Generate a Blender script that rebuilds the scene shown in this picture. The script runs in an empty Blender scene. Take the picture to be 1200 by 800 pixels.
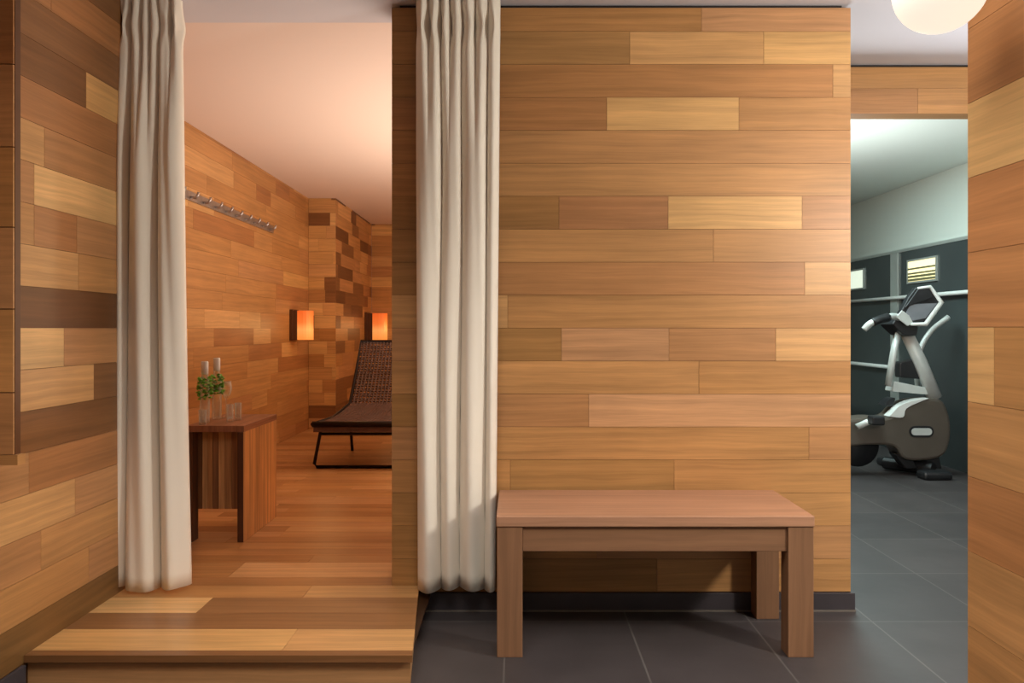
import bpy, bmesh, math, random
from mathutils import Vector, Matrix
R = random.Random(7)
scn = bpy.context.scene
COL = scn.collection
# ------------------------------------------------------------------ camera model
F = 909.0                 # focal length in pixels of the 1200x800 frame
CX, CY = 606.0, 385.0     # vanishing point of the room's depth axis
CAMZ = 1.089
def P(px, py, Y):
    return Vector(((px-CX)*Y/F, Y, CAMZ-(py-CY)*Y/F))
def PX(px, Y): return (px-CX)*Y/F
def PZ(py, Y): return CAMZ-(py-CY)*Y/F
CEIL = 2.343
ZP = 0.096                # raised timber floor
# ------------------------------------------------------------------ materials
def lin(c):
    return tuple(((v/255)/12.92 if v/255 <= .04045 else (((v/255)+.055)/1.055)**2.4) for v in c)
def newmat(name):
    m = bpy.data.materials.new(name); m.use_nodes = True
    nt = m.node_tree
    return m, nt, nt.nodes['Principled BSDF']
def mat(name, rgb, rough=.5, metal=0, bump=0, bscale=60, var=.0, vscale=8, **kw):
    m, nt, b = newmat(name)
    c = lin(rgb)
    b.inputs['Base Color'].default_value = (*c, 1)
    b.inputs['Roughness'].default_value = rough
    b.inputs['Metallic'].default_value = metal
    for k, v in kw.items(): b.inputs[k.replace('_', ' ')].default_value = v
    tc = nt.nodes.new('ShaderNodeTexCoord')
    if var:
        n = nt.nodes.new('ShaderNodeTexNoise'); n.inputs['Scale'].default_value = vscale
        n.inputs['Detail'].default_value = 5
        r = nt.nodes.new('ShaderNodeMapRange')
        r.inputs['From Min'].default_value = .3; r.inputs['From Max'].default_value = .7
        r.inputs['To Min'].default_value = 1-var; r.inputs['To Max'].default_value = 1+var
        mx = nt.nodes.new('ShaderNodeVectorMath'); mx.operation = 'SCALE'
        mx.inputs[0].default_value = c
        nt.links.new(tc.outputs['Object'], n.inputs['Vector'])
        nt.links.new(n.outputs['Fac'], r.inputs['Value'])
        nt.links.new(r.outputs['Result'], mx.inputs['Scale'])
        nt.links.new(mx.outputs['Vector'], b.inputs['Base Color'])
    if bump:
        n = nt.nodes.new('ShaderNodeTexNoise'); n.inputs['Scale'].default_value = bscale
        bp = nt.nodes.new('ShaderNodeBump'); bp.inputs['Strength'].default_value = bump
        bp.inputs['Distance'].default_value = .004
        nt.links.new(tc.outputs['Object'], n.inputs['Vector'])
        nt.links.new(n.outputs['Fac'], bp.inputs['Height'])
        nt.links.new(bp.outputs['Normal'], b.inputs['Normal'])
    return m

def wood_mat(name, rough=.42, contrast=1.0):
    """timber: per-board tone comes from the mesh, grain from the board's own UVs"""
    m, nt, b = newmat(name)
    N, L = nt.nodes.new, nt.links.new
    at = N('ShaderNodeAttribute'); at.attribute_name = 'tone'
    uv = N('ShaderNodeUVMap'); uv.uv_map = 'UVMap'
    # slow wander of the fibres
    mp0 = N('ShaderNodeMapping'); mp0.inputs['Scale'].default_value = (2.2, 7, 1)
    n0 = N('ShaderNodeTexNoise'); n0.inputs['Scale'].default_value = 1; n0.inputs['Detail'].default_value = 3
    L(uv.outputs['UV'], mp0.inputs['Vector']); L(mp0.outputs['Vector'], n0.inputs['Vector'])
    # growth-ring figure
    sub = N('ShaderNodeVectorMath'); sub.operation = 'MULTIPLY_ADD'
    sub.inputs[1].default_value = (0, .045, 0)
    L(n0.outputs['Color'], sub.inputs[0]); L(uv.outputs['UV'], sub.inputs[2])
    mp1 = N('ShaderNodeMapping'); mp1.inputs['Scale'].default_value = (1.1, 46, 1)
    n1 = N('ShaderNodeTexNoise'); n1.inputs['Scale'].default_value = 1; n1.inputs['Detail'].default_value = 6
    n1.inputs['Roughness'].default_value = .62
    L(sub.outputs['Vector'], mp1.inputs['Vector']); L(mp1.outputs['Vector'], n1.inputs['Vector'])
    mp2 = N('ShaderNodeMapping'); mp2.inputs['Scale'].default_value = (7, 260, 1)
    n2 = N('ShaderNodeTexNoise'); n2.inputs['Scale'].default_value = 1; n2.inputs['Detail'].default_value = 2
    L(uv.outputs['UV'], mp2.inputs['Vector']); L(mp2.outputs['Vector'], n2.inputs['Vector'])
    r1 = N('ShaderNodeMapRange'); r1.inputs['From Min'].default_value = .3; r1.inputs['From Max'].default_value = .72
    r1.inputs['To Min'].default_value = 1-.24*contrast; r1.inputs['To Max'].default_value = 1+.16*contrast
    L(n1.outputs['Fac'], r1.inputs['Value'])
    r2 = N('ShaderNodeMapRange'); r2.inputs['From Min'].default_value = .3; r2.inputs['From Max'].default_value = .7
    r2.inputs['To Min'].default_value = 1-.05*contrast; r2.inputs['To Max'].default_value = 1+.05*contrast
    L(n2.outputs['Fac'], r2.inputs['Value'])
    r0 = N('ShaderNodeMapRange'); r0.inputs['From Min'].default_value = .3; r0.inputs['From Max'].default_value = .7
    r0.inputs['To Min'].default_value = 1-.10*contrast; r0.inputs['To Max'].default_value = 1+.10*contrast
    L(n0.outputs['Fac'], r0.inputs['Value'])
    m1 = N('ShaderNodeMath'); m1.operation = 'MULTIPLY'
    m2 = N('ShaderNodeMath'); m2.operation = 'MULTIPLY'
    L(r1.outputs['Result'], m1.inputs[0]); L(r2.outputs['Result'], m1.inputs[1])
    L(m1.outputs[0], m2.inputs[0]); L(r0.outputs['Result'], m2.inputs[1])
    sc = N('ShaderNodeVectorMath'); sc.operation = 'SCALE'
    L(at.outputs['Color'], sc.inputs[0]); L(m2.outputs[0], sc.inputs['Scale'])
    L(sc.outputs['Vector'], b.inputs['Base Color'])
    b.inputs['Roughness'].default_value = rough
    b.inputs['Specular IOR Level'].default_value = .35
    bp = N('ShaderNodeBump'); bp.inputs['Strength'].default_value = .12; bp.inputs['Distance'].default_value = .002
    L(n1.outputs['Fac'], bp.inputs['Height']); L(bp.outputs['Normal'], b.inputs['Normal'])
    return m
WOOD = wood_mat('oiled_timber_boards')
FLOORWOOD = wood_mat('timber_floor_boards', .34)
BENCHWOOD = wood_mat('bench_timber', .5, .8)
OLDWOOD = wood_mat('rough_table_timber', .5, 1.9)

def tile_mat():
    m, nt, b = newmat('slate_tiles')
    N, L = nt.nodes.new, nt.links.new
    tc = N('ShaderNodeTexCoord'); mp = N('ShaderNodeMapping')
    mp.inputs['Location'].default_value = (.042, -2.886+.567*6, 0)
    br = N('ShaderNodeTexBrick'); br.offset = 0; br.squash = 1
    br.inputs['Scale'].default_value = 1
    br.inputs['Brick Width'].default_value = .454; br.inputs['Row Height'].default_value = .567
    br.inputs['Mortar Size'].default_value = .0035; br.inputs['Mortar Smooth'].default_value = .2
    br.inputs['Color1'].default_value = (*lin((60, 55, 56)), 1)
    br.inputs['Color2'].default_value = (*lin((67, 61, 61)), 1)
    br.inputs['Mortar'].default_value = (*lin((92, 88, 85)), 1)
    L(tc.outputs['Object'], mp.inputs['Vector']); L(mp.outputs['Vector'], br.inputs['Vector'])
    n = N('ShaderNodeTexNoise'); n.inputs['Scale'].default_value = 3.5; n.inputs['Detail'].default_value = 7
    L(tc.outputs['Object'], n.inputs['Vector'])
    r = N('ShaderNodeMapRange'); r.inputs['From Min'].default_value = .3; r.inputs['From Max'].default_value = .7
    r.inputs['To Min'].default_value = .82; r.inputs['To Max'].default_value = 1.18
    L(n.outputs['Fac'], r.inputs['Value'])
    sc = N('ShaderNodeVectorMath'); sc.operation = 'SCALE'
    L(br.outputs['Color'], sc.inputs[0]); L(r.outputs['Result'], sc.inputs['Scale'])
    L(sc.outputs['Vector'], b.inputs['Base Color'])
    b.inputs['Roughness'].default_value = .5
    bp = N('ShaderNodeBump'); bp.inputs['Strength'].default_value = .15; bp.inputs['Distance'].default_value = .003
    n2 = N('ShaderNodeTexNoise'); n2.inputs['Scale'].default_value = 22; n2.inputs['Detail'].default_value = 5
    L(tc.outputs['Object'], n2.inputs['Vector']); L(n2.outputs['Fac'], bp.inputs['Height'])
    L(bp.outputs['Normal'], b.inputs['Normal'])
    return m
SLATE = tile_mat()
BASE = mat('slate_skirting', (62, 56, 60), .5, var=.15, vscale=6)
GROUT = mat('grout', (112, 104, 96), .8, var=.1, vscale=20)
PLASTER = mat('ceiling_paint', (206, 202, 208), .8, bump=.04, bscale=90)
PLASTERW = mat('warm_ceiling_paint', (226, 206, 194), .8, bump=.04, bscale=90)
GYMPAINT = mat('gym_paint', (206, 216, 210), .7, bump=.04, bscale=90)
BLACKGAP = mat('shadow_gap_strip', (34, 28, 26), .7, var=.1)
DARKEDGE = mat('dark_wood_and_shaded_edge', (88, 52, 26), .5, var=.15, vscale=14)  # dark wood of the lamp backplates; on the fin, shade put into the colour

def cloth_mat():
    m, nt, b = newmat('heavy_cream_cloth')
    N, L = nt.nodes.new, nt.links.new
    b.inputs['Base Color'].default_value = (*lin((238, 229, 214)), 1)
    b.inputs['Roughness'].default_value = .85
    b.inputs['Sheen Weight'].default_value = .25
    tc = N('ShaderNodeTexCoord'); mp = N('ShaderNodeMapping'); mp.inputs['Scale'].default_value = (1, 1, .35)
    n = N('ShaderNodeTexNoise'); n.inputs['Scale'].default_value = 420; n.inputs['Detail'].default_value = 2
    bp = N('ShaderNodeBump'); bp.inputs['Strength'].default_value = .12; bp.inputs['Distance'].default_value = .001
    L(tc.outputs['Object'], mp.inputs['Vector']); L(mp.outputs['Vector'], n.inputs['Vector'])
    L(n.outputs['Fac'], bp.inputs['Height']); L(bp.outputs['Normal'], b.inputs['Normal'])
    return m
CLOTH = cloth_mat()
RATTAN = mat('dark_woven_cord', (92, 66, 56), .6, var=.25, vscale=40)
IRON = mat('blackened_steel', (38, 28, 26), .4, .6, var=.1)
STEEL = mat('brushed_steel', (178, 172, 170), .35, .9, var=.1, vscale=30)
SILVER = mat('silver_grey_paint', (206, 210, 208), .35, .1, var=.06, vscale=12)
WHITEPL = mat('pale_plastic', (226, 228, 226), .35, var=.04)
DARKPL = mat('charcoal_plastic', (34, 35, 38), .4, var=.12, vscale=10)
SHROUD = mat('taupe_plastic', (92, 84, 76), .38, .1, var=.08, vscale=6)
SCREEN = mat('grey_display', (128, 132, 140), .15, var=.08, vscale=10)
DARKGLASS = mat('dark_mirror_glass', (74, 82, 83), .14, .2, var=.15, vscale=1.5)
GREEN = mat('green_leaves', (112, 178, 58), .5, var=.3, vscale=40)
MIRRORPALE = mat('pale_rail_metal', (196, 204, 200), .3, .5, var=.05)
def glass_mat():
    m, nt, b = newmat('clear_glass')
    N, L = nt.nodes.new, nt.links.new
    t = N('ShaderNodeBsdfTransparent'); t.inputs['Color'].default_value = (.96, .97, .95, 1)
    b.inputs['Base Color'].default_value = (.9, .9, .88, 1); b.inputs['Roughness'].default_value = .08
    lw = N('ShaderNodeLayerWeight'); lw.inputs['Blend'].default_value = .45
    mr = N('ShaderNodeMapRange'); mr.inputs['To Min'].default_value = .05; mr.inputs['To Max'].default_value = .55
    mx = N('ShaderNodeMixShader')
    L(lw.outputs['Facing'], mr.inputs['Value']); L(mr.outputs['Result'], mx.inputs['Fac'])
    L(t.outputs[0], mx.inputs[1]); L(b.outputs[0], mx.inputs[2])
    L(mx.outputs[0], nt.nodes['Material Output'].inputs['Surface'])
    return m
GLASS = glass_mat()
def emit_mat(name, rgb, s, base=(200, 190, 170)):
    m, nt, b = newmat(name)
    b.inputs['Base Color'].default_value = (*lin(base), 1)
    b.inputs['Emission Color'].default_value = (*lin(rgb), 1)
    b.inputs['Emission Strength'].default_value = s
    b.inputs['Roughness'].default_value = .4
    return m
OPAL = emit_mat('opal_glass_lit', (255, 245, 226), .85, (240, 235, 225))
def shade_mat():
    m, nt, b = newmat('orange_paper_shade_lit')
    N, L = nt.nodes.new, nt.links.new
    tc = N('ShaderNodeTexCoord'); sp = N('ShaderNodeSeparateXYZ')
    L(tc.outputs['Generated'], sp.inputs['Vector'])
    cr = N('ShaderNodeValToRGB')
    e = cr.color_ramp.elements
    e[0].position = 0; e[0].color = (1, .30, .05, 1)
    e[1].position = 1; e[1].color = (.8, .10, .012, 1)
    k = cr.color_ramp.elements.new(.35); k.color = (1, .42, .11, 1)
    k = cr.color_ramp.elements.new(.6); k.color = (.9, .18, .03, 1)
    L(sp.outputs['Z'], cr.inputs['Fac'])
    L(cr.outputs['Color'], b.inputs['Emission Color'])
    b.inputs['Emission Strength'].default_value = .8
    b.inputs['Base Color'].default_value = (.4, .12, .03, 1)
    return m
SHADE = shade_mat()
WINLIT = emit_mat('lit_window_yellow', (255, 240, 175), 1.3)
WINPALE = emit_mat('lit_window_pale', (225, 240, 220), .95)

# ------------------------------------------------------------------ mesh helpers
def link(name, bm, material, parent=None, smooth=False, bevel=0):
    me = bpy.data.meshes.new(name)
    bmesh.ops.recalc_face_normals(bm, faces=bm.faces)
    bm.to_mesh(me); bm.free()
    if smooth:
        for p in me.polygons: p.use_smooth = True
    for mm in (material if isinstance(material, (list, tuple)) else [material]): me.materials.append(mm)
    o = bpy.data.objects.new(name, me); COL.objects.link(o)
    if parent:
        o.parent = parent
        o.matrix_parent_inverse = Matrix.Translation(-Vector(parent.location)) if parent.parent is None and parent.type == 'EMPTY' else parent.matrix_basis.inverted()
    if bevel:
        b = o.modifiers.new('Bevel', 'BEVEL'); b.width = bevel; b.segments = 2; b.limit_method = 'ANGLE'
    return o
def kind(o): o['kind'] = 'structure'; return o
def tag(o, label, cat, group=None):
    o['label'] = label; o['category'] = cat
    if group: o['group'] = group
    return o
def empty(name, loc, label, cat, group=None):
    o = bpy.data.objects.new(name, None); COL.objects.link(o); o.location = loc
    o.empty_display_size = .1
    return tag(o, label, cat, group)
def box(bm, x0, x1, y0, y1, z0, z1):
    v = [bm.verts.new((x, y, z)) for x in (x0, x1) for y in (y0, y1) for z in (z0, z1)]
    fs = []
    for q in ((0, 1, 3, 2), (4, 6, 7, 5), (0, 4, 5, 1), (2, 3, 7, 6), (0, 2, 6, 4), (1, 5, 7, 3)):
        fs.append(bm.faces.new([v[i] for i in q]))
    return fs
def prism(bm, pts, y0, y1):
    """outline in x,z extruded along y"""
    a = [bm.verts.new((p[0], y0, p[1])) for p in pts]; b = [bm.verts.new((p[0], y1, p[1])) for p in pts]
    n = len(pts)
    bm.faces.new(a); bm.faces.new(b[::-1])
    for i in range(n): bm.faces.new((a[i], b[i], b[(i+1) % n], a[(i+1) % n]))
def tube(bm, pts, r, seg=10, cap=True, flat=None):
    pts = [Vector(p) for p in pts]
    rs = r if isinstance(r, (list, tuple)) else [r]*len(pts)
    rings = []; ref = None
    for i, p in enumerate(pts):
        d = (pts[min(i+1, len(pts)-1)]-pts[max(i-1, 0)]).normalized()
        if ref is None:
            ref = d.cross(Vector((0, 1, 0)))
            if ref.length < .1: ref = d.cross(Vector((1, 0, 0)))
        a = (ref-d*ref.dot(d)).normalized(); ref = a; b = d.cross(a)
        k = flat if flat else 1
        rings.append([bm.verts.new(p+a*rs[i]*math.cos(2*math.pi*j/seg)+b*rs[i]*k*math.sin(2*math.pi*j/seg)) for j in range(seg)])
    for i in range(len(rings)-1):
        for j in range(seg):
            bm.faces.new((rings[i][j], rings[i][(j+1) % seg], rings[i+1][(j+1) % seg], rings[i+1][j]))
    if cap: bm.faces.new(rings[0][::-1]); bm.faces.new(rings[-1])
def lathe(bm, prof, c, seg=24):
    rings = []
    for r, z in prof:
        if r < 1e-5: rings.append([bm.verts.new((c[0], c[1], c[2]+z))])
        else: rings.append([bm.verts.new((c[0]+r*math.cos(2*math.pi*j/seg), c[1]+r*math.sin(2*math.pi*j/seg), c[2]+z)) for j in range(seg)])
    for a, b in zip(rings, rings[1:]):
        for j in range(seg):
            k = (j+1) % seg
            if len(a) == 1 and len(b) == 1: continue
            if len(a) == 1: bm.faces.new((a[0], b[j], b[k]))
            elif len(b) == 1: bm.faces.new((a[j], b[0], a[k]))
            else: bm.faces.new((a[j], b[j], b[k], a[k]))
def spline(pts, n=8):
    out = []
    pts = [Vector(p) for p in pts]
    q = [pts[0]*2-pts[1]]+pts+[pts[-1]*2-pts[-2]]
    for i in range(1, len(q)-2):
        for k in range(n):
            t = k/n
            a, b, c, d = q[i-1], q[i], q[i+1], q[i+2]
            out.append(.5*((2*b)+(c-a)*t+(2*a-5*b+4*c-d)*t*t+(3*b-a-3*c+d)*t**3))
    out.append(pts[-1]); return out

# ------------------------------------------------------------------ timber boards
TONE = {'mid': (186, 136, 84), 'lite': (204, 156, 102), 'gold': (212, 165, 106), 'pink': (196, 146, 102),
        'red': (170, 117, 72), 'dark': (134, 92, 56), 'deep': (112, 74, 44), 'olive': (170, 125, 74),
        'tan': (184, 134, 88), 'pale': (220, 176, 118)}
class Boards:
    """boards laid side by side on one surface, kept in ONE mesh; u runs along the boards, v across them"""
    def __init__(s, org, U, V, N):
        s.bm = bmesh.new(); s.o, s.U, s.V, s.N = Vector(org), Vector(U), Vector(V), Vector(N)
        s.col = s.bm.loops.layers.float_color.new('tone'); s.uv = s.bm.loops.layers.uv.new('UVMap')
    def paint(s, faces, c, du, dv, flip=False):
        for f in faces:
            for l in f.loops:
                d = l.vert.co-s.o; u, v, w = d.dot(s.U), d.dot(s.V), d.dot(s.N)
                l[s.col] = (*c, 1)
                if abs(f.normal.dot(s.U)) > .9: u = w
                elif abs(f.normal.dot(s.V)) > .9: v = w
                l[s.uv].uv = (v+du, u+dv) if flip else (u+du, v+dv)
    def slab(s, u0, u1, v0, v1, w0, w1, rgb, flip=False):
        vs = [s.bm.verts.new(s.o+s.U*u+s.V*v+s.N*w) for u in (u0, u1) for v in (v0, v1) for w in (w0, w1)]
        fs = [s.bm.faces.new([vs[i] for i in q]) for q in ((0, 1, 3, 2), (4, 6, 7, 5), (0, 4, 5, 1), (2, 3, 7, 6), (0, 2, 6, 4), (1, 5, 7, 3))]
        for f in fs: f.normal_update()
        s.paint(fs, lin(rgb), R.uniform(0, 40), R.uniform(0, 40), flip)
        return fs
    def board(s, u0, u1, v0, v1, tone, th=.012, g=.0007):
        c = TONE[tone] if isinstance(tone, str) else tone
        k = R.uniform(-5, 5)
        s.slab(u0+g, u1-g, v0+g, v1-g, -th, 0, tuple(max(0, min(255, x+k)) for x in c))
    def back(s, u0, u1, v0, v1, depth, rgb=(124, 84, 48), w=-.005):
        s.slab(u0, u1, v0, v1, -depth, w, rgb)
def rand_row(u0, u1, lo, hi, tones):
    out = []; u = u0-R.uniform(0, lo)
    while u < u1:
        e = u+R.uniform(lo, hi)
        if e > u0+.04: out.append((max(u, u0), min(e, u1), R.choice(tones)))
        u = e
    if out[-1][1] < u1: out[-1] = (out[-1][0], u1, out[-1][2])
    return out
BASEZ = PZ(693, 3.0)
ROWS = [BASEZ+k*.12738 for k in range(30)]
def row_bounds(z0, z1):
    zs = [z0]+[z for z in ROWS if z0+.012 < z < z1-.012]+[z1]
    return list(zip(zs, zs[1:]))

GAPZ = CEIL-.013
# ---- partition between hall and relaxation room
XL, XR = PX(459, 3), PX(997, 3)
b = Boards((0, 3.0, 0), (1, 0, 0), (0, 0, 1), (0, -1, 0))
spec = [  # from the top row down: joints in photo pixels and tones
    ([822], ['mid', 'pink']), ([738, 895], ['olive', 'lite', 'gold']), ([976], [(176, 124, 74), 'lite']),
    ([711, 866], [(176, 124, 76), 'gold', 'mid']), ([], [(182, 132, 82)]), ([], ['mid']),
    ([655, 783, 940], [(172, 126, 76), (168, 117, 74), 'gold', 'tan']), ([836], ['mid', 'mid']), ([943], [(182, 130, 82), 'lite']),
    ([595], ['lite', 'mid']), ([658, 784, 909], ['olive', 'pink', 'tan', 'lite']), ([819], ['mid', 'mid']),
    ([690], ['tan', 'pink']), ([948], ['mid', 'tan']), ([598, 790], ['mid', 'olive', 'mid']),
    ([860], ['pink', 'mid']), ([700], ['mid', 'tan']), ([770], ['olive', 'mid'])]
rb = row_bounds(BASEZ, GAPZ)
for i, (z0, z1) in enumerate(reversed(rb)):
    js, ts = spec[min(i, len(spec)-1)]
    us = [PX(588, 3)]+[PX(j, 3) for j in js]+[XR] if js and js[0] > 600 else [XL]+[PX(j, 3) for j in js]+[XR]
    if us[0] > XL:                                     # boards behind the gathered curtain
        cut = PX(R.choice([500, 520, 545, 560]), 3)
        b.board(XL, cut, z0, z1, R.choice(['olive', 'mid', 'tan'])); us[0] = cut
    for (u0, u1), t in zip(zip(us, us[1:]), ts): b.board(u0, u1, z0, z1, t)
b.back(XL, XR, BASEZ-.073+.0, GAPZ, .18)
kind(link('wall_front', b.bm, WOOD))
bm = bmesh.new(); box(bm, XL+.03, XR-.03, 3.012, 3.17, GAPZ, CEIL); kind(link('trim_1', bm, BLACKGAP))
bm = bmesh.new(); box(bm, PX(490, 3), XR+.012, 2.988, 3.0, .006, BASEZ-.002); box(bm, XR+.0005, XR+.012, 3.0, 3.18, .006, BASEZ-.002)
kind(link('baseboard_front', bm, BASE, bevel=.001))
bm = bmesh.new(); box(bm, PX(490, 3), XR+.014, 2.985, 3.0, 0, .006); kind(link('trim_2', bm, GROUT))

# ---- left wall of the hall
WLX = -1.5
b = Boards((WLX, 0, 0), (0, 1, 0), (0, 0, 1), (1, 0, 0))
def LY(px): return 1.5*F/(606-px)
lspec = {  # rows counted from the one whose lower edge is near eye level
    9: ([LY(24)], ['dark', 'dark']), 8: ([LY(60)], ['red', 'red']), 7: ([], ['dark']), 6: ([LY(101)], ['dark', 'gold']),
    5: ([], ['red']), 4: ([LY(52)], ['lite', 'tan']), 3: ([LY(40)], ['tan', 'pale']), 2: ([LY(40), LY(90)], ['mid', 'red', 'tan']),
    1: ([LY(92)], ['lite', 'mid']), 0: ([], ['deep']), -1: ([LY(75)], ['pale', 'tan']), -2: ([LY(110)], ['lite', 'dark']),
    -3: ([], ['dark']), -4: ([LY(34)], ['tan', 'red']), -5: ([LY(88)], ['lite', 'tan']), -6: ([LY(48)], ['tan', 'mid']),
    -7: ([LY(104)], ['mid', 'tan']), -8: ([], [(116, 82, 44)])}
zs = row_bounds(BASEZ, GAPZ)
i0 = min(range(len(zs)), key=lambda i: abs(zs[i][0]-1.0926))
for i, (z0, z1) in enumerate(zs):
    js, ts = lspec.get(i-i0, ([], ['mid']))
    us = [.5]+js+[3.0]
    for (u0, u1), t in zip(zip(us, us[1:]), ts): b.board(u0, u1, z0, z1, t)
    for u0, u1, t in rand_row(-1, .5, .5, 1.2, ['mid', 'tan', 'red', 'lite']): b.board(u0, u1, z0, z1, t)
b.back(-1, 3.0, .0, GAPZ, .12)
kind(link('wall_left', b.bm, WOOD))
bm = bmesh.new(); box(bm, WLX-.1, WLX-.01, -1, 3, GAPZ, CEIL); kind(link('trim_3', bm, BLACKGAP))
bm = bmesh.new(); box(bm, WLX, WLX+.012, -1, 2.35, .006, BASEZ-.002); kind(link('baseboard_left', bm, BASE))
# plain return between hall wall and the deeper wall of the relaxation room
b = Boards((0, 3.18, 0), (1, 0, 0), (0, 0, 1), (0, 1, 0))
for z0, z1 in row_bounds(ZP, CEIL+.04):
    for u0, u1, t in rand_row(-2.07, -1.5, .3, .7, ['mid', 'tan']): b.board(u0, u1, z0, z1, t)
b.back(-2.2, -1.5, 0, CEIL+.04, .178)
kind(link('wall_return', b.bm, WOOD))

# ---- timber fin at the frame's left edge
fx1 = PX(16, 2.16)
b = Boards((0, 2.16, 0), (1, 0, 0), (0, 0, 1), (0, -1, 0))
zf = [PZ(533, 2.16)]+[PZ(y, 2.16) for y in (460, 362, 266, 172, 75)]+[2.33]
fb = PZ(533, 2.16)
root = empty('wooden_fin', (WLX+.05, 2.17, fb), 'tall narrow plank-clad wooden fin projecting from the left wall beside the cream curtain', 'wall panel')
for (z0, z1), t in zip(zip(zf, zf[1:]), ['tan', 'mid', 'tan', 'mid', 'tan', 'red']):
    b.board(WLX-.002, fx1, z0, z1, t, th=.006, g=.0015)
link('boards', b.bm, WOOD, root)
bm = bmesh.new(); box(bm, WLX-.002, fx1, 2.1665, 2.19, fb, 2.33); o = link('core', bm, DARKEDGE, root); o['label'] = 'side edge coloured dark for its shade'  # dark brown puts the side face's shade into its colour
bm = bmesh.new(); box(bm, WLX-.002, fx1+.012, 2.158, 2.192, fb-.028, fb); 
b2 = Boards((0, 0, 0), (1, 0, 0), (0, 0, 1), (0, -1, 0)); bm.free(); b2.slab(WLX-.002, fx1+.012, fb-.028, fb, -2.192, -2.158, TONE['mid']); link('bottom_cap', b2.bm, WOOD, root)

# ---- right wall close to the camera
WRX = PX(1134, 1.33)
b = Boards((WRX, 0, 0), (0, -1, 0), (0, 0, 1), (-1, 0, 0))
def RY(px): return -WRX*F/(px-606)
rspec = {2: ([], ['pale']), 3: ([], ['red']), 4: ([], ['red']), 1: ([], [(184, 126, 78)]), 0: ([], [(186, 129, 80)]),
         -1: ([RY(1165)], ['gold', 'mid']), -2: ([], ['mid']), -3: ([], [(176, 121, 74)]), -4: ([], ['mid']), -5: ([], ['mid'])}
for i, (z0, z1) in enumerate(zs):
    js, ts = rspec.get(i-i0, ([], ['mid']))
    us = [-1.33]+js+[1.0]
    for (u0, u1), t in zip(zip(us, us[1:]), ts): b.board(u0, u1, z0, z1, t, g=.0004)
b.back(-1.33, 1.0, 0, GAPZ, .10, (176, 124, 78))
kind(link('wall_right', b.bm, WOOD))
bm = bmesh.new(); box(bm, WRX+.01, WRX+.09, -1, 1.32, GAPZ, CEIL); kind(link('trim_4', bm, BLACKGAP))
bm = bmesh.new(); box(bm, WRX-.012, WRX, -1, 1.33, .0, BASEZ-.002); kind(link('baseboard_right', bm, BASE))

# ---- header over the way into the gym
HY = 3.68; hz = PZ(133, HY)
b = Boards((0, HY, 0), (1, 0, 0), (0, 0, 1), (0, -1, 0))
for (z0, z1), r_ in zip([(hz, hz+.118), (hz+.118, GAPZ)], [[(XR+.0, 1.9, 'tan'), (1.9, 3.4, 'mid')], [(XR, 2.15, 'mid'), (2.15, 3.4, 'tan')]]):
    for u0, u1, t in r_: b.board(u0, u1, z0, z1, t)
b.back(XR, 3.4, hz, GAPZ, .10, (140, 100, 58))
kind(link('wall_header', b.bm, WOOD))
bm = bmesh.new(); box(bm, XR, 3.4, HY+.012, HY+.09, GAPZ, CEIL); kind(link('trim_5', bm, BLACKGAP))

# ---- slate floor, ceilings
bm = bmesh.new(); box(bm, -2.2, 3.6, -1, 10.6, -.1, 0); kind(link('floor', bm, SLATE))
bm = bmesh.new(); box(bm, -1.62, XR, -1, 3.18, CEIL, CEIL+.12); box(bm, XR, 3.5, -1, HY+.10, CEIL, CEIL+.12)
kind(link('ceiling', bm, PLASTER))
bm = bmesh.new(); box(bm, XR, 3.6, HY+.10, 10.6, CEIL+.001, CEIL+.12); kind(link('ceiling_gym', bm, GYMPAINT))
bm = bmesh.new(); box(bm, -2.2, XR, 3.18, 9.8, CEIL+.04, CEIL+.15); kind(link('ceiling_inner', bm, PLASTERW))

# ---- raised timber floor with its step
FY = 2.358
xf0, xf1 = PX(483, FY), PX(491, 3.0)
def right_edge(y): return xf0+(xf1-xf0)*min(1, max(0, (y-FY)/(3.0-FY)))
b = Boards((0, 0, ZP), (1, 0, 0), (0, 1, 0), (0, 0, 1))
ys = [FY, 2.395, 2.566, 2.712, 2.867, 3.0]
fr = [[(WLX, 9, 'dark')], [(WLX, PX(340, 2.48), 'gold'), (PX(340, 2.48), 9, 'lite')], [(WLX, 9, (146, 103, 64))],
      [(WLX, PX(240, 2.79), 'pale'), (PX(240, 2.79), 9, (150, 107, 67))], [(WLX, PX(360, 2.93), 'mid'), (PX(360, 2.93), 9, 'lite')]]
for (y0, y1), row in zip(zip(ys, ys[1:]), fr):
    for u0, u1, t in row:
        fs0 = len(b.bm.verts)
        e = min(u1, (right_edge(y0)))
        b.board(u0, e, y0, y1, t, th=.022)
        if u1 > 5:                                    # right ends follow the platform's slightly splayed side
            b.bm.verts.ensure_lookup_table()
            for v in b.bm.verts[fs0:]:
                if v.co.x > e-.01: v.co.x = right_edge(v.co.y)
y = 3.0
while y < 9.6:
    y1 = min(y+.10, 9.6)
    for u0, u1, t in rand_row(-2.07, XR-.1, .5, 1.5, [(188, 138, 86), (176, 126, 78), (198, 148, 98), (166, 116, 70), (184, 134, 88)]):
        if y < 3.18: u0, u1 = max(u0, WLX), min(u1, XL-.0)
        if u1-u0 > .02: b.board(u0, u1, y, y1, t, th=.022)
    y = y1
kind(link('floor_raised', b.bm, FLOORWOOD))
b = Boards((0, 0, 0), (1, 0, 0), (0, 0, 1), (0, -1, 0))
zt = ZP-.0225
fs = b.slab(WLX+.001, xf1, 0, zt-.008, -3.0, -(FY+.018), (186, 138, 92))
for v in b.bm.verts:
    if v.co.x > 0 - .7 and v.co.x > xf1-.01: v.co.x = right_edge(v.co.y)-.006
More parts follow.
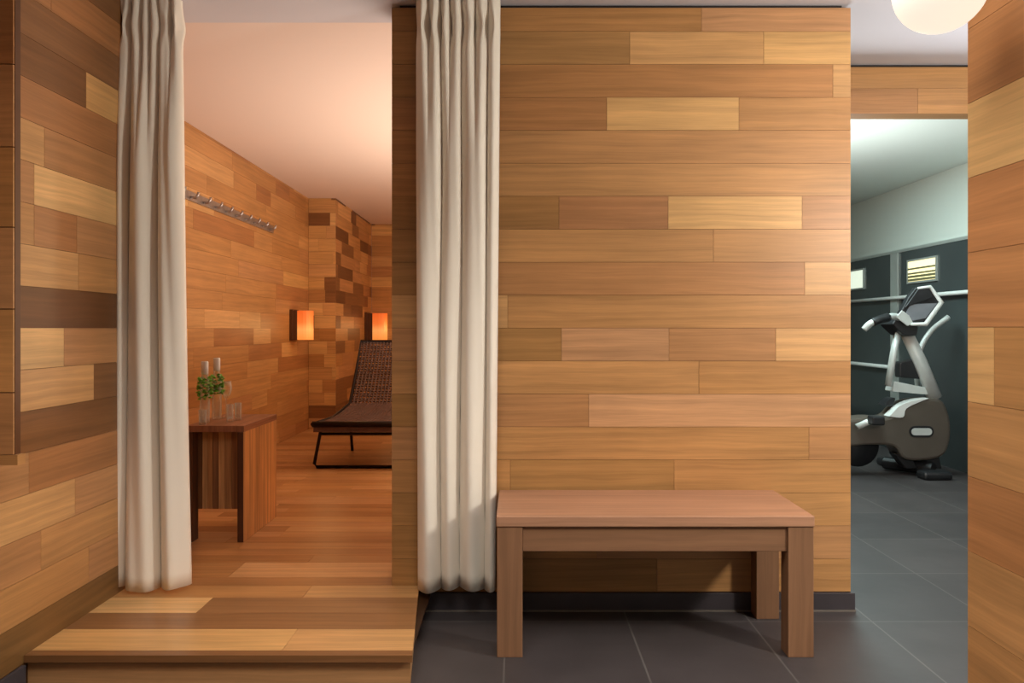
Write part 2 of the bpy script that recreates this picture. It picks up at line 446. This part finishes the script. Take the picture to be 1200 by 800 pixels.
b.slab(WLX+.001, xf0-.012, zt-.008, zt, -3.0, -(FY+.026), (54, 34, 20))
b.slab(-2.07, XL, 0, zt, -9.6, -3.0, (90, 60, 36)); b.slab(XL, XR-.1, 0, zt, -9.6, -3.185, (90, 60, 36))
kind(link('trim_6', b.bm, WOOD))

# ---- relaxation room shell
ILX = -2.07
PYY = 7.7; PIX = -1.80
warm = ['mid', 'mid', 'tan', 'mid', (178, 126, 76), 'lite']
b = Boards((ILX, 0, 0), (0, 1, 0), (0, 0, 1), (1, 0, 0))
for z0, z1 in row_bounds(ZP, CEIL+.04):
    for u0, u1, t in rand_row(3.18, PYY, .35, 1.3, warm+['mid', 'red', 'gold']): b.board(u0, u1, z0, z1, t)
b.back(3.18, 9.7, 0, CEIL+.04, .1)
kind(link('wall_inner_left', b.bm, WOOD))
b = Boards((0, PYY, 0), (1, 0, 0), (0, 0, 1), (0, -1, 0))
for z0, z1 in row_bounds(ZP, CEIL+.04):
    for u0, u1, t in rand_row(ILX, PIX, .16, .4, ['lite', 'gold', 'lite', 'pale', 'gold', 'dark', 'mid']): b.board(u0, u1, z0, z1, t)
s2 = Boards((PIX, 0, 0), (0, 1, 0), (0, 0, 1), (1, 0, 0)); s2.bm.free()
s2.bm, s2.col, s2.uv = b.bm, b.col, b.uv
for z0, z1 in row_bounds(ZP, CEIL+.04):
    for u0, u1, t in rand_row(PYY, 9.6, .25, .7, ['mid', 'dark', 'tan', 'lite', 'deep']): s2.board(u0, u1, z0, z1, t)
b.slab(ILX, PIX-.006, 0, CEIL+.04, -1.9, -.006, (70, 44, 24))
kind(link('wall_pier', b.bm, WOOD))
b = Boards((0, 9.6, 0), (1, 0, 0), (0, 0, 1), (0, -1, 0))
for z0, z1 in row_bounds(ZP, CEIL+.04):
    for u0, u1, t in rand_row(PIX, XR-.09, .35, 1.2, warm+['gold']): b.board(u0, u1, z0, z1, t)
b.back(PIX, XR-.09, 0, CEIL+.04, .1)
kind(link('wall_inner_back', b.bm, WOOD))
b = Boards((XR-.1, 0, 0), (0, 1, 0), (0, 0, 1), (-1, 0, 0))
for z0, z1 in row_bounds(ZP, CEIL+.04):
    for u0, u1, t in rand_row(3.18, 9.6, .5, 1.3, warm): b.board(u0, u1, z0, z1, t)
b.back(3.18, 9.7, 0, CEIL+.04, .1)
kind(link('wall_inner_right', b.bm, WOOD))

# ---- gym shell: side wall (dark glass below, paint above), end wall
GX = 3.4; GT = 1.762
bm = bmesh.new(); box(bm, GX, GX+.12, -1, 10.6, 0, CEIL); kind(link('wall_gym_side', bm, GYMPAINT))
bm = bmesh.new(); box(bm, XR, GX, 10.5, 10.6, 0, CEIL); kind(link('wall_gym_end', bm, GYMPAINT))
# ------------------------------------------------------------------ curtains
def curtain(name, label, ztop, zbot, Yc, ltop, lbot, rtop, rbot, lobes, tops, amp, seedv):
    """gathered cloth: lobes = fold boundaries (0..1) at the hem, tops = pleat boundaries at the head"""
    rr = random.Random(seedv)
    bm = bmesh.new(); NU, NV = 132, 64
    def prof(t, bd):
        for a, c in zip(bd, bd[1:]):
            if t <= c+1e-9:
                k = (t-a)/(c-a); w = c-a
                return math.sin(math.pi*max(0, min(1, k)))**.55*(.5+1.3*w)
        return 0
    rows = []
    for j in range(NV+1):
        q = (j/NV)**1.6                    # dense near the head
        z = ztop+(zbot-ztop)*q
        d = (ztop-z)
        h = min(1, max(0, (d-.10)/.55)); h = h*h*(3-2*h)
        l = ltop+(lbot-ltop)*q; r = rtop+(rbot-rtop)*q
        row = []
        for i in range(NU+1):
            t = i/NU
            tw = t+.012*math.sin(3.1*z+5*t+seedv)*math.sin(math.pi*t)
            tw2 = t+.02*math.sin(9*t+seedv)*math.sin(math.pi*t)
            y = Yc-amp*(h*prof(tw, lobes)+(1-h)*.62*prof(tw2, tops))
            y -= .006*math.sin(23*t+2.3*z+seedv)*h+.004*math.sin(47*t-3.5*d+seedv)*math.exp(-d/.7)
            pinch = math.exp(-((d-.10)/.045)**2)
            x = l+(r-l)*t+pinch*.006*math.sin(2*math.pi*len(tops)*t)
            y += pinch*.026*(.5+.5*math.cos(2*math.pi*(len(tops)-1)*t))
            dz = .006*math.sin(7*t+seedv)*q
            row.append(bm.verts.new((x, y, z+dz)))
        rows.append(row)
    for j in range(NV):
        for i in range(NU):
            bm.faces.new((rows[j][i], rows[j][i+1], rows[j+1][i+1], rows[j+1][i]))
    o = link(name, bm, CLOTH, None, smooth=True)
    m = o.modifiers.new('Solidify', 'SOLIDIFY'); m.thickness = .004; m.offset = 0
    return tag(o, label, 'curtain', 'cream curtains of the doorway')
Yc = 2.955
curtain('curtain', 'cream floor-length curtain gathered at the left side of the doorway beside left wall', 2.337, .112, Yc,
        PX(143, Yc), PX(131, Yc), PX(213, Yc), PX(224, Yc), [0, .2, .63, 1], [0, .18, .36, .5, .66, .84, 1], .062, 1.3)
curtain('curtain', 'cream floor-length curtain gathered against the plank partition, left of the bench', 2.337, .106, Yc,
        PX(488, Yc), PX(490, Yc), PX(586, Yc), PX(580.5, Yc), [0, .3, .545, .86, 1], [0, .14, .3, .42, .55, .7, .86, 1], .06, 4.1)

# ------------------------------------------------------------------ bench
bx0, bx1, by0, by1, bz = -.069, .985, 2.566, 2.984, .469
root = empty('bench', ((bx0+bx1)/2, (by0+by1)/2, 0), 'long low reddish-brown wooden bench standing against the plank partition', 'bench')
def slab1(name, x0, x1, y0, y1, z0, z1, rgb, along, parent, m=BENCHWOOD, bevel=.002):
    U = {'x': (1, 0, 0), 'y': (0, 1, 0), 'z': (0, 0, 1)}[along]
    V = {'x': (0, 1, 0), 'y': (1, 0, 0), 'z': (1, 0, 0)}[along]
    N = {'x': (0, 0, 1), 'y': (0, 0, 1), 'z': (0, 1, 0)}[along]
    bb = Boards((0, 0, 0), U, V, N)
    d = {'x': (x0, x1), 'y': (y0, y1), 'z': (z0, z1)}
    vv = {'x': d['y'], 'y': d['x'], 'z': d['x']}[along]; nn = {'x': d['z'], 'y': d['z'], 'z': d['y']}[along]
    bb.slab(*d[along], *vv, *nn, rgb)
    return link(name, bb.bm, m, parent, bevel=bevel)
BR = (138, 100, 72)
slab1('seat', bx0, bx1, by0, by1, bz-.036, bz, (178, 132, 102), 'x', root, bevel=.003)
lw = .085; zl = bz-.036
for x in (bx0+.002, bx1-lw-.002):
    for y in (by0+.004, by1-.075): slab1('leg', x, x+lw, y, y+.071, 0, zl, BR, 'z', root)
for y in (by0+.012, by1-.07): slab1('apron', bx0+lw+.002, bx1-lw-.002, y, y+.03, zl-.084, zl, BR, 'x', root)
for x in (bx0+.02, bx1-.05): slab1('apron', x, x+.03, by0+.075, by1-.075, zl-.084, zl, BR, 'y', root)

# ------------------------------------------------------------------ side table
ty0, ty1 = 3.61, 4.10
tx1 = -1.272; tx0 = PX(217, ty0); tz = .638
root = empty('side_table', ((tx0+tx1)/2, (ty0+ty1)/2, ZP), 'dark wooden box-shaped side table with glasses on it behind the left curtain', 'side table')
slab1('tabletop', tx0-.002, tx1+.002, ty0-.004, ty1, tz-.03, tz, (150, 100, 70), 'y', root, OLDWOOD)
o = slab1('side_panel', tx1-.028, tx1, ty0, ty1, ZP, tz-.03, (208, 150, 92), 'z', root, OLDWOOD)
slab1('edge_strip', tx1-.029, tx1-.001, ty0-.004, ty0-.0002, ZP, tz-.03, (84, 50, 30), 'z', root, OLDWOOD)
slab1('side_panel', tx0, tx0+.035, ty0, ty0+.065, ZP, tz-.03, (96, 60, 36), 'z', root, OLDWOOD)
bb = Boards((0, ty0+.06, 0), (0, 0, 1), (1, 0, 0), (0, -1, 0))
x = tx0+.035
while x < tx1-.03:
    x2 = min(x+R.uniform(.02, .04), tx1-.028)
    bb.board(ZP+.14, tz-.03, x, x2, R.choice([(186, 138, 90), (150, 106, 68), (204, 158, 106), (132, 92, 60)]), th=.02)
    x = x2
link('back_panel', bb.bm, OLDWOOD, root)

# glassware on the table
def bottle(px, Y, label):
    c = (PX(px, Y), Y, tz); s = Y/F; H = (490-419)*s
    root = empty('bottle', c, label, 'bottle', 'bottles on the side table')
    bm = bmesh.new()
    lathe(bm, [(0, .002), (.021, .002), (.023, .008), (.023, H*.62), (.02, H*.70), (.015, H*.76), (.014, H*.97), (.016, H), (.012, H), (.0115, H*.77), (.0195, H*.62), (.0195, .010), (0, .010)], c)
    link('glass_body', bm, GLASS, root, True)
    bm = bmesh.new()                                  # sprigs of leaves tied round the shoulder
    rr = random.Random(px)
    for k in range(120):
        a = rr.uniform(0, 6.28); z = H*rr.uniform(.42, .74); r0 = .020 if z < H*.66 else .016
        p = Vector((c[0]+r0*math.cos(a), c[1]+r0*math.sin(a), c[2]+z))
        d = Vector((math.cos(a), math.sin(a), rr.uniform(-.7, .9))).normalized()
        sd = d.cross(Vector((0, 0, 1))).normalized(); l = rr.uniform(.016, .025); w = l*.55
        up = d.cross(sd)*.003
        q = [bm.verts.new(p), bm.verts.new(p+d*l*.5+sd*w+up), bm.verts.new(p+d*l), bm.verts.new(p+d*l*.5-sd*w+up), bm.verts.new(p+d*l*.5-up)]
        bm.faces.new((q[0], q[1], q[4])); bm.faces.new((q[1], q[2], q[4])); bm.faces.new((q[2], q[3], q[4])); bm.faces.new((q[3], q[0], q[4]))
    o = link('leaves', bm, GREEN, root); o['label'] = 'green leaves'
    bm = bmesh.new(); lathe(bm, [(0, H*.80), (.0135, H*.80), (.0165, H*.81), (.0165, H*1.0), (.014, H*1.015), (0, H*1.015)], c, 16)
    o = link('cap', bm, WHITEPL, root, True); o['label'] = 'pale cap'
bottle(240, 3.72, 'clear glass bottle with green leaves and pale top, left of two on the side table')
bottle(254, 3.86, 'clear glass bottle with green leaves and pale top, right of two on the side table')
def tumbler(px, Y, h, r, label):
    c = (PX(px, Y), Y, tz)
    bm = bmesh.new()
    lathe(bm, [(0, 0), (r*.86, 0), (r*.9, .004), (r, h), (r*.93, h), (r*.82, .012), (0, .012)], c, 20)
    tag(link('drinking_glass', bm, GLASS, None, True), label, 'glass', 'small glasses on the side table')
tumbler(269.5, 3.76, .085, .017, 'small clear drinking glass on the side table, beside the stemmed glass')
tumbler(279.0, 3.83, .085, .017, 'small clear drinking glass nearest the right end of the side table')
tumbler(237.5, 3.65, .070, .019, 'small clear drinking glass in front of the bottles near the left curtain')
c = (PX(265, 3.92), 3.92, tz)
bm = bmesh.new()
lathe(bm, [(0, 0), (.027, 0), (.027, .003), (.006, .008), (.0035, .02), (.0035, .095), (.010, .102), (.024, .125), (.028, .150), (.024, .185), (.0225, .185), (.0262, .150), (.022, .127), (0, .106)], c, 20)
tag(link('stemmed_glass', bm, GLASS, None, True), 'clear stemmed glass standing behind the small glasses on the side table', 'glass')

# ------------------------------------------------------------------ lounge chair
root = empty('lounge_chair', (-.86, 6.0, ZP), 'dark woven lounge chair on black sled frame in the timber relaxation room', 'lounge chair')
cyf, cyb, cyt = 5.5, 6.35, 6.68
fl = P(366, 497, cyf); mid_x = -.86
hwf = mid_x-fl.x
bl = P(410, 473, cyb); hwb = mid_x-bl.x
tl = P(423, 400, cyt); hwt = mid_x-tl.x
def seatpt(u, t):   # u -1..1 across, t 0..1 front to back
    return Vector((mid_x+u*(hwf+(hwb-hwf)*t), cyf+(cyb-cyf)*t, fl.z+(bl.z-fl.z)*t-.035*math.sin(math.pi*t)))
def backpt(u, t):
    return Vector((mid_x+u*(hwb+(hwt-hwb)*t), cyb+(cyt-cyb)*t+.03*math.sin(math.pi*t), bl.z+(tl.z-bl.z)*t))
def weave(pt, nu, nt, r, dense):
    bm = bmesh.new()
    for k in range(nu+1):
        u = -1+2*k/nu
        tube(bm, [pt(u, i/6)+Vector((0, 0, .002*(-1)**i)) for i in range(7)], r, 5, True)
    for k in range(nt+1):
        t = k/nt
        tube(bm, [pt(-1+2*i/8, t)+Vector((0, 0, .003*(-1)**(i+k))) for i in range(9)], r, 5, True)
    return bm
link('seat', weave(seatpt, 46, 52, .0095, 1), RATTAN, root)
link('backrest', weave(backpt, 34, 26, .0085, 1), RATTAN, root)
bm = bmesh.new()
tube(bm, [seatpt(-1, 0), seatpt(-1, .5), seatpt(-1, 1), backpt(-1, .5), backpt(-1, 1), backpt(1, 1), backpt(1, .5), seatpt(1, 1), seatpt(1, .5), seatpt(1, 0)], .014, 8)
tube(bm, [seatpt(-1, 0), seatpt(1, 0)], .022, 8)
link('frame', bm, IRON, root, True)
bm = bmesh.new(); dz = Vector((0, 0, -.055))
v = []
for t in (0, 1):
    q = [seatpt(-1, t*.05), seatpt(1, t*.05)]
box(bm, mid_x-hwf*.985, mid_x+hwf*.985, cyf-.005, cyf+.012, fl.z-.055, fl.z)
o = link('seat_rail', bm, RATTAN, root)
def sled(t, spread):
    a = seatpt(-.97, t); c = seatpt(.97, t)
    bm = bmesh.new(); zz = ZP+.012
    tube(bm, [a, Vector((a.x+.035, a.y, a.z-.05)), Vector((a.x+.02-spread, a.y, zz+.02)), Vector((a.x+.035-spread, a.y, zz)), Vector((c.x-.035+spread, c.y, zz)), Vector((c.x-.02+spread, c.y, zz+.02)), Vector((c.x-.035, c.y, c.z-.05)), c], .012, 8)
    tube(bm, [Vector((a.x+.03, a.y, fl.z-.07)), Vector((c.x-.03, c.y, fl.z-.07))], .011, 8)
    link('sled_leg', bm, IRON, root, True)
sled(.02, .03)
for u in (-.97, .97):
    p = seatpt(u, .92); bm = bmesh.new(); tube(bm, [p, Vector((p.x-.02*u, p.y+.03, ZP+.002))], .012, 8); link('rear_leg', bm, IRON, root, True)

# ------------------------------------------------------------------ sconces in the relaxation room
def sconce(wx, Y, pxr, y0, y1, label):
    z1, z0 = PZ(y0, Y), PZ(y1, Y); xr = PX(pxr, Y)
    root = empty('wall_lamp', (wx, Y, z0), label, 'wall lamp', 'orange lamps of the relaxation room')
    d = xr-wx
    bm = bmesh.new(); box(bm, wx+.001, wx+.03, Y-.10, Y+.10, z0-.005, z1+.01); box(bm, wx+.03, wx+d*.36, Y-.095, Y-.08, z0, z1)
    box(bm, wx+.03, wx+d*.36, Y+.08, Y+.095, z0, z1)
    link('backplate', bm, DARKEDGE, root, bevel=.002)
    bm = bmesh.new(); 
    pr = [(.0, z0), (.0, z1)]
    n = 12; cx = wx+d*.36
    ring = []
    for z in (z0, z1):
        ring.append([bm.verts.new((cx+d*.64*math.cos(-math.pi/2+math.pi*i/n)**.6 if 0 < i < n else cx, Y+.09*math.sin(-math.pi/2+math.pi*i/n), z)) for i in range(n+1)])
    for i in range(n): bm.faces.new((ring[0][i], ring[0][i+1], ring[1][i+1], ring[1][i]))
    bm.faces.new((ring[0][n], ring[0][0], ring[1][0], ring[1][n]))
    bm.faces.new(ring[1]); bm.faces.new(ring[0][::-1])
    o = link('lamp_shade', bm, SHADE, root); o['label'] = 'glowing orange shade'
sconce(ILX, 7.15, 367, 364, 398, 'glowing orange wall lamp on the left timber wall beside the pier')
sconce(PIX, 9.25, 454, 367, 398, 'glowing orange wall lamp on the far pier above the lounge chair')

# ------------------------------------------------------------------ coat rail
rz = 1.925; ry0, ry1 = 4.2, 6.55
root = empty('coat_rail', (ILX, (ry0+ry1)/2, rz), 'long slim grey metal coat rail with pegs high on the timber wall', 'coat rail')
bm = bmesh.new(); box(bm, ILX+.001, ILX+.014, ry0, ry1, rz-.03, rz+.03); link('rail', bm, STEEL, root, bevel=.003)
n = 12
for k in range(n):
    y = ry0+.1+(ry1-ry0-.2)*k/(n-1)
    bm = bmesh.new(); tube(bm, [(ILX+.014, y, rz-.01), (ILX+.045, y, rz-.012), (ILX+.06, y, rz+.008), (ILX+.064, y, rz+.024)], .009, 8)
    link('peg', bm, STEEL, root, True)

# ------------------------------------------------------------------ globe lamp on right wall
GY = 1.21; gc = P(1102, -15, GY); gr = 52*GY/F
root = empty('globe_lamp', (WRX, GY, gc.z), 'round opal glass globe lamp glowing at the end of the right plank wall', 'wall lamp')
bm = bmesh.new(); bmesh.ops.create_uvsphere(bm, u_segments=40, v_segments=24, radius=gr, matrix=Matrix.Translation(gc))
link('globe', bm, OPAL, root, True)
bm = bmesh.new(); tube(bm, [(WRX+.002, GY, gc.z+.06), (WRX-.014, GY, gc.z+.06)], .035, 20); link('backplate', bm, STEEL, root, True)
bm = bmesh.new(); tube(bm, spline([(WRX-.012, GY, gc.z+.06), (WRX-.04, GY, gc.z+.095), (gc.x, GY, gc.z+gr+.018), (gc.x, GY, gc.z+gr-.002)], 5), .006, 8); link('arm', bm, STEEL, root, True)

# ------------------------------------------------------------------ gym wall: dark glass, rails, lit windows
def GYpx(px): return GX*F/(px-606)
bm = bmesh.new(); box(bm, GX-.012, GX, HY+.12, 10.49, .0, GT); kind(link('wall_gym_glass', bm, DARKGLASS))
bm = bmesh.new(); box(bm, GX-.02, GX, HY+.12, 10.49, GT, GT+.025); kind(link('trim_7', bm, MIRRORPALE))
yy = GYpx(1051); bm = bmesh.new(); box(bm, GX-.03, GX-.012, yy-.06, yy+.06, .0, GT); kind(link('trim_8', bm, MIRRORPALE))
zr = 1.089+(385-343)*.0033/.5*1.0
def rail(name, z, y0, y1, label):
    root = empty(name, (GX, (y0+y1)/2, z), label, 'wall rail', 'rails of the gym wall')
    bm = bmesh.new(); tube(bm, [(GX-.05, y0, z), (GX-.05, y1, z)], .017, 10); link('bar', bm, WHITEPL, root, True)
    for k in range(4):
        y = y0+.1+(y1-y0-.2)*k/3
        bm = bmesh.new(); tube(bm, [(GX-.012, y, z), (GX-.05, y, z)], .011, 8); link('bracket', bm, STEEL, root, True)
rail('wall_rail', 1.089+.272, 3.9, 9.4, 'pale horizontal rail along the dark gym wall at console height')
rail('wall_rail', 1.089-.345, 6.9, 9.4, 'pale horizontal rail low on the dark gym wall behind the machine')
def window(nm, px0, px1, m, slats):
    y1, y0 = GYpx(px0), GYpx(px1); z0, z1 = 1.475, 1.68
    bm = bmesh.new()
    t = .016; xa, xb = GX-.026, GX-.0125
    box(bm, xa, xb, y0, y1, z0, z0+t); box(bm, xa, xb, y0, y1, z1-t, z1); box(bm, xa, xb, y0, y0+t, z0+t, z1-t); box(bm, xa, xb, y1-t, y1, z0+t, z1-t)
    o = kind(link(nm, bm, MIRRORPALE))
    bm = bmesh.new(); box(bm, GX-.019, GX-.013, y0+t, y1-t, z0+t, z1-t); p = link('pane', bm, m); p.parent = o
    if slats:
        bm = bmesh.new()
        for z in (z0+.03, z0+.058, z0+.085, z0+.125): box(bm, GX-.025, GX-.020, y0+t, y1-t, z-.007*(1.4 if z < z0+.07 else 1), z+.007*(1.4 if z < z0+.07 else 1))
        p = link('slats', bm, mat('olive_slat', (120, 118, 84), .6)); p.parent = o
window('window_1', 1066, 1101, WINLIT, True)
window('window_2', 992, 1015, WINPALE, False)

# ------------------------------------------------------------------ exercise bike
MY = 5.8; k_ = MY/F
def M(px, py, dy=0): p = P(px, py, MY); p.y += dy; return p
def xz(l): return [(PX(a, MY), PZ(b_, MY)) for a, b_ in l]
mb = PZ(553, MY)   # lowest pixel; lower everything so that it stands on the floor
root = empty('exercise_bike', (PX(1060, MY), MY, 0), 'silver and taupe exercise bike with tilted console in the gym beyond the doorway', 'exercise bike')
def rounded(l, n=4):
    return [(p.x, p.y) for p in spline([Vector((a, c, 0)) for a, c in l]+[Vector((*l[0], 0))], n)][:-1]
sh = rounded(xz([(985, 490), (1012, 487), (1034, 487), (1046, 476), (1060, 469), (1080, 466), (1094, 467), (1102, 478), (1106, 498), (1104, 518), (1096, 532), (1074, 537), (1052, 535), (1040, 521), (1010, 519), (985, 519)]))
bm = bmesh.new(); prism(bm, sh, MY-.10, MY+.10); link('shroud', bm, SHROUD, root, bevel=.02)
bm = bmesh.new(); prism(bm, rounded(xz([(1034, 486), (1046, 474), (1062, 467.5), (1080, 465), (1070, 469), (1054, 477), (1050, 487)])), MY-.106, MY-.02)
link('shroud_cover', bm, WHITEPL, root, bevel=.004)
def rrect(cx, cy, w, h, n=6):
    out = []
    for a0, sx, sy in ((0, 1, 1), (90, -1, 1), (180, -1, -1), (270, 1, -1)):
        for i in range(n+1):
            a = math.radians(a0+90*i/n); r = h*.98
            out.append((cx+sx*(w-r)+r*math.cos(a), cy+sy*(h-r)+r*math.sin(a)))
    return out
ce = M(1071.5, 503.5)
bm = bmesh.new(); prism(bm, rrect(ce.x, ce.z, .09, .042), MY-.104, MY-.09); bd = link('badge', bm, DARKPL, root)
bm = bmesh.new(); prism(bm, rrect(ce.x, ce.z, .075, .026), MY-.108, MY-.103); link('badge_plate', bm, SILVER, bd)
# mast and struts
bm = bmesh.new(); tube(bm, [M(1059, 388, -.03), M(1076, 424, -.03), M(1093, 466, -.03)], [.045, .05, .054], 12, flat=.8); link('mast', bm, SILVER, root, True)
for dy in (-.05, .06):
    bm = bmesh.new(); tube(bm, [M(1052+dy*60, 388, dy), M(1046+dy*60, 420, dy), M(1041+dy*60, 452, dy)], .02, 10); link('strut', bm, SILVER, root, True)
bm = bmesh.new(); prism(bm, xz([(1044, 446), (1084, 454), (1086, 462), (1042, 458)]), MY-.05, MY+.07); link('strut_foot', bm, SILVER, root, bevel=.006)
bm = bmesh.new(); prism(bm, xz([(1052, 424), (1070, 420), (1078, 444), (1052, 442)]), MY-.03, MY+.05); link('bottle_holder', bm, DARKPL, root, bevel=.01)
# console: housing, pale rim, display
tilt = -.10
con = [(1041, 371), (1052, 350), (1061, 338), (1076, 336), (1084, 343), (1091, 355), (1083, 366), (1071, 382), (1054, 382)]
bm = bmesh.new(); prism(bm, xz(con), MY-.16, MY-.10); cons = link('console', bm, DARKPL, root, bevel=.006)
rim = xz([(1062, 339), (1076, 337), (1089, 355), (1071, 380), (1054, 380), (1044, 370)])
bm = bmesh.new(); tube(bm, [(p[0], MY-.165, p[1]) for p in [rim[0], rim[1], rim[2], rim[3], rim[4]]], [.008, .013, .019, .019, .012], 8); link('rim', bm, WHITEPL, cons, True)
bm = bmesh.new(); prism(bm, xz([(1037, 372), (1044, 364), (1052, 370), (1057, 379), (1050, 382)]), MY-.172, MY-.158); link('control_pad', bm, SILVER, cons, bevel=.003)
bm = bmesh.new(); prism(bm, xz([(1047, 361), (1062, 340), (1075, 339), (1078, 350), (1058, 357)]), MY-.175, MY-.160); link('visor', bm, DARKPL, cons, bevel=.004)
bm = bmesh.new(); prism(bm, xz([(1054, 357), (1084, 356), (1071, 373), (1056, 376), (1048, 369)]), MY-.168, MY-.159); link('screen', bm, SCREEN, cons)
bm = bmesh.new(); prism(bm, xz([(1040, 374), (1066, 383), (1064, 393), (1050, 393), (1036, 380)]), MY-.13, MY+.08); link('console_neck', bm, DARKPL, root, bevel=.008)
# handlebars
bm = bmesh.new(); tube(bm, spline([M(1050, 374, -.1), M(1034, 371, -.16), M(1018, 374, -.2), M(1006, 379, -.2), M(1000, 386, -.18)], 5), .024, 10); hb = link('handlebar', bm, SILVER, root, True)
bm = bmesh.new(); tube(bm, spline([M(1027, 372, -.185), M(1016, 375, -.205), M(1008, 378, -.205)], 4), .032, 10); link('grip', bm, DARKPL, hb, True)
bm = bmesh.new(); tube(bm, spline([M(1078, 372, .12), M(1092, 362, .18), M(1102, 358, .2), M(1109, 362, .2), M(1110, 368, .2)], 5), .024, 10); hb = link('handlebar', bm, SILVER, root, True)
bm = bmesh.new(); tube(bm, spline([M(1095, 361, .195), M(1103, 359, .205), M(1108, 362, .205)], 4), .032, 10); link('grip', bm, DARKPL, hb, True)
# curved swing arm behind
bm = bmesh.new(); tube(bm, spline([M(1086, 462, .12), M(1084, 432, .12), M(1088, 410, .12), M(1101, 388, .12), M(1122, 371, .12)], 6), .020, 10); link('swing_arm', bm, SILVER, root, True)
# pedal, crank, wheel
bm = bmesh.new()
tube(bm, [M(1002, 521, -.05), M(1002, 521, .05)], .155, 28); wl = link('flywheel', bm, DARKPL, root, True)
bm = bmesh.new(); tube(bm, [M(1022, 488, -.14), M(1010, 490, -.15), M(994, 497, -.15)], .024, 10); ck = link('crank', bm, SILVER, root, True)
bm = bmesh.new(); q = M(1012, 489, -.2); box(bm, q.x-.045, q.x+.045, q.y-.05, q.y+.05, q.z-.03, q.z+.035); link('pedal', bm, DARKPL, ck, bevel=.012)
bm = bmesh.new(); prism(bm, rounded(xz([(1033, 474), (1040, 467), (1046, 466), (1042, 475)])), MY-.04, MY+.06); link('lever', bm, DARKPL, root)
# base on the floor
bm = bmesh.new(); prism(bm, [(PX(1044, MY), PZ(530, MY)), (PX(1062, MY), PZ(530, MY)), (PX(1072, MY), .05), (PX(1058, MY), .05)], MY-.05, MY+.05)
prism(bm, [(PX(1080, MY), PZ(532, MY)), (PX(1096, MY), PZ(532, MY)), (PX(1100, MY), .05), (PX(1084, MY), .05)], MY-.05, MY+.05)
tube(bm, [(PX(1036, 6.0), 6.0, .055), (PX(1094, 5.72), 5.72, .055)], .05, 10); link('base', bm, DARKPL, root, bevel=.008)
for (pa, pb, y0_) in ((1030, 1062, 6.18), (1078, 1112, 5.62)):
    bm = bmesh.new(); box(bm, PX(pa, y0_), PX(pb, y0_), y0_-.06, y0_+.06, 0, .06); link('foot', bm, DARKPL, root, bevel=.02)

# ------------------------------------------------------------------ light
def point(name, loc, e, rgb, r):
    l = bpy.data.lights.new(name, 'POINT'); l.energy = e; l.color = rgb; l.shadow_soft_size = r
    o = bpy.data.objects.new(name, l); COL.objects.link(o); o.location = loc; return o
def area(name, loc, e, rgb, sx, sy, rot=(0, 0, 0)):
    l = bpy.data.lights.new(name, 'AREA'); l.shape = 'RECTANGLE'; l.size = sx; l.size_y = sy; l.energy = e; l.color = rgb
    o = bpy.data.objects.new(name, l); COL.objects.link(o); o.location = loc; o.rotation_euler = rot; return o
point('corridor_lamp_light', (2.0, 1.55, 1.6), 112, (1, .93, .82), .10)
cu = area('corridor_ceiling_fill', (2.35, 2.4, 1.3), 14, (.93, .94, 1),   .6, .9, (math.pi, 0, 0)); cu.data.spread = math.radians(95)  # added fill aimed up, brightens the corridor ceiling; no fitting modelled
hl = area('hall_fill', (-.15, 1.1, 2.33), 29, (1, .96, .89), 1.3, 1.2); hl.data.spread = math.radians(125)  # added fill out of frame for platform and side walls
area('relax_ceiling_fill', (.0, 5.0, .75), 64, (1, .86, .72), 1.3, 2.6, (math.pi, 0, 0))  # added fill hidden behind the partition, lifts the inner ceiling
point('relax_fill', (.3, 5.6, 1.7), 24, (1, .79, .47), .15)  # added warm fill for the inner room, no lamp stands here
point('relax_far_fill', (.2, 8.0, 1.7), 22, (1, .72, .44), .15)  # added warm fill for the room's far end, unseen
point('wall_lamp_glow', (ILX+.34, 7.05, 1.12), 1.6, (1, .62, .25), .06)
point('far_wall_lamp_glow', (PIX+.34, 9.2, 1.12), 1.2, (1, .55, .22), .06)
area('gym_ceiling_fill', (1.72, 4.75, 1.2), 36, (.95, 1, .99), .5, 1.2, (math.pi, 0, 0))  # added fill hidden from view, washes the gym ceiling from below
area('gym_down_fill', (1.9, 5.4, 2.33), 66, (.74, 1, .99), .8, 2.2)  # added cool fill from above for gym floor and dark glass, unseen
w = bpy.data.worlds.new('World'); scn.world = w; w.use_nodes = True
w.node_tree.nodes['Background'].inputs['Color'].default_value = (1, .93, .86, 1)
w.node_tree.nodes['Background'].inputs['Strength'].default_value = .13

# ------------------------------------------------------------------ camera
cam = bpy.data.cameras.new('Camera'); co = bpy.data.objects.new('Camera', cam); COL.objects.link(co)
co.location = (0, 0, CAMZ); co.rotation_euler = (math.pi/2, 0, 0)
cam.sensor_width = 36; cam.lens = F/1200*36
cam.shift_x = -(CX-600)/1200; cam.shift_y = -(400-CY)/1200
cam.clip_start = .05
scn.camera = co
scn.view_settings.view_transform = 'Standard'; scn.view_settings.look = 'None'
scn.view_settings.exposure = 0; scn.view_settings.gamma = 1; scn.view_settings.use_curve_mapping = False
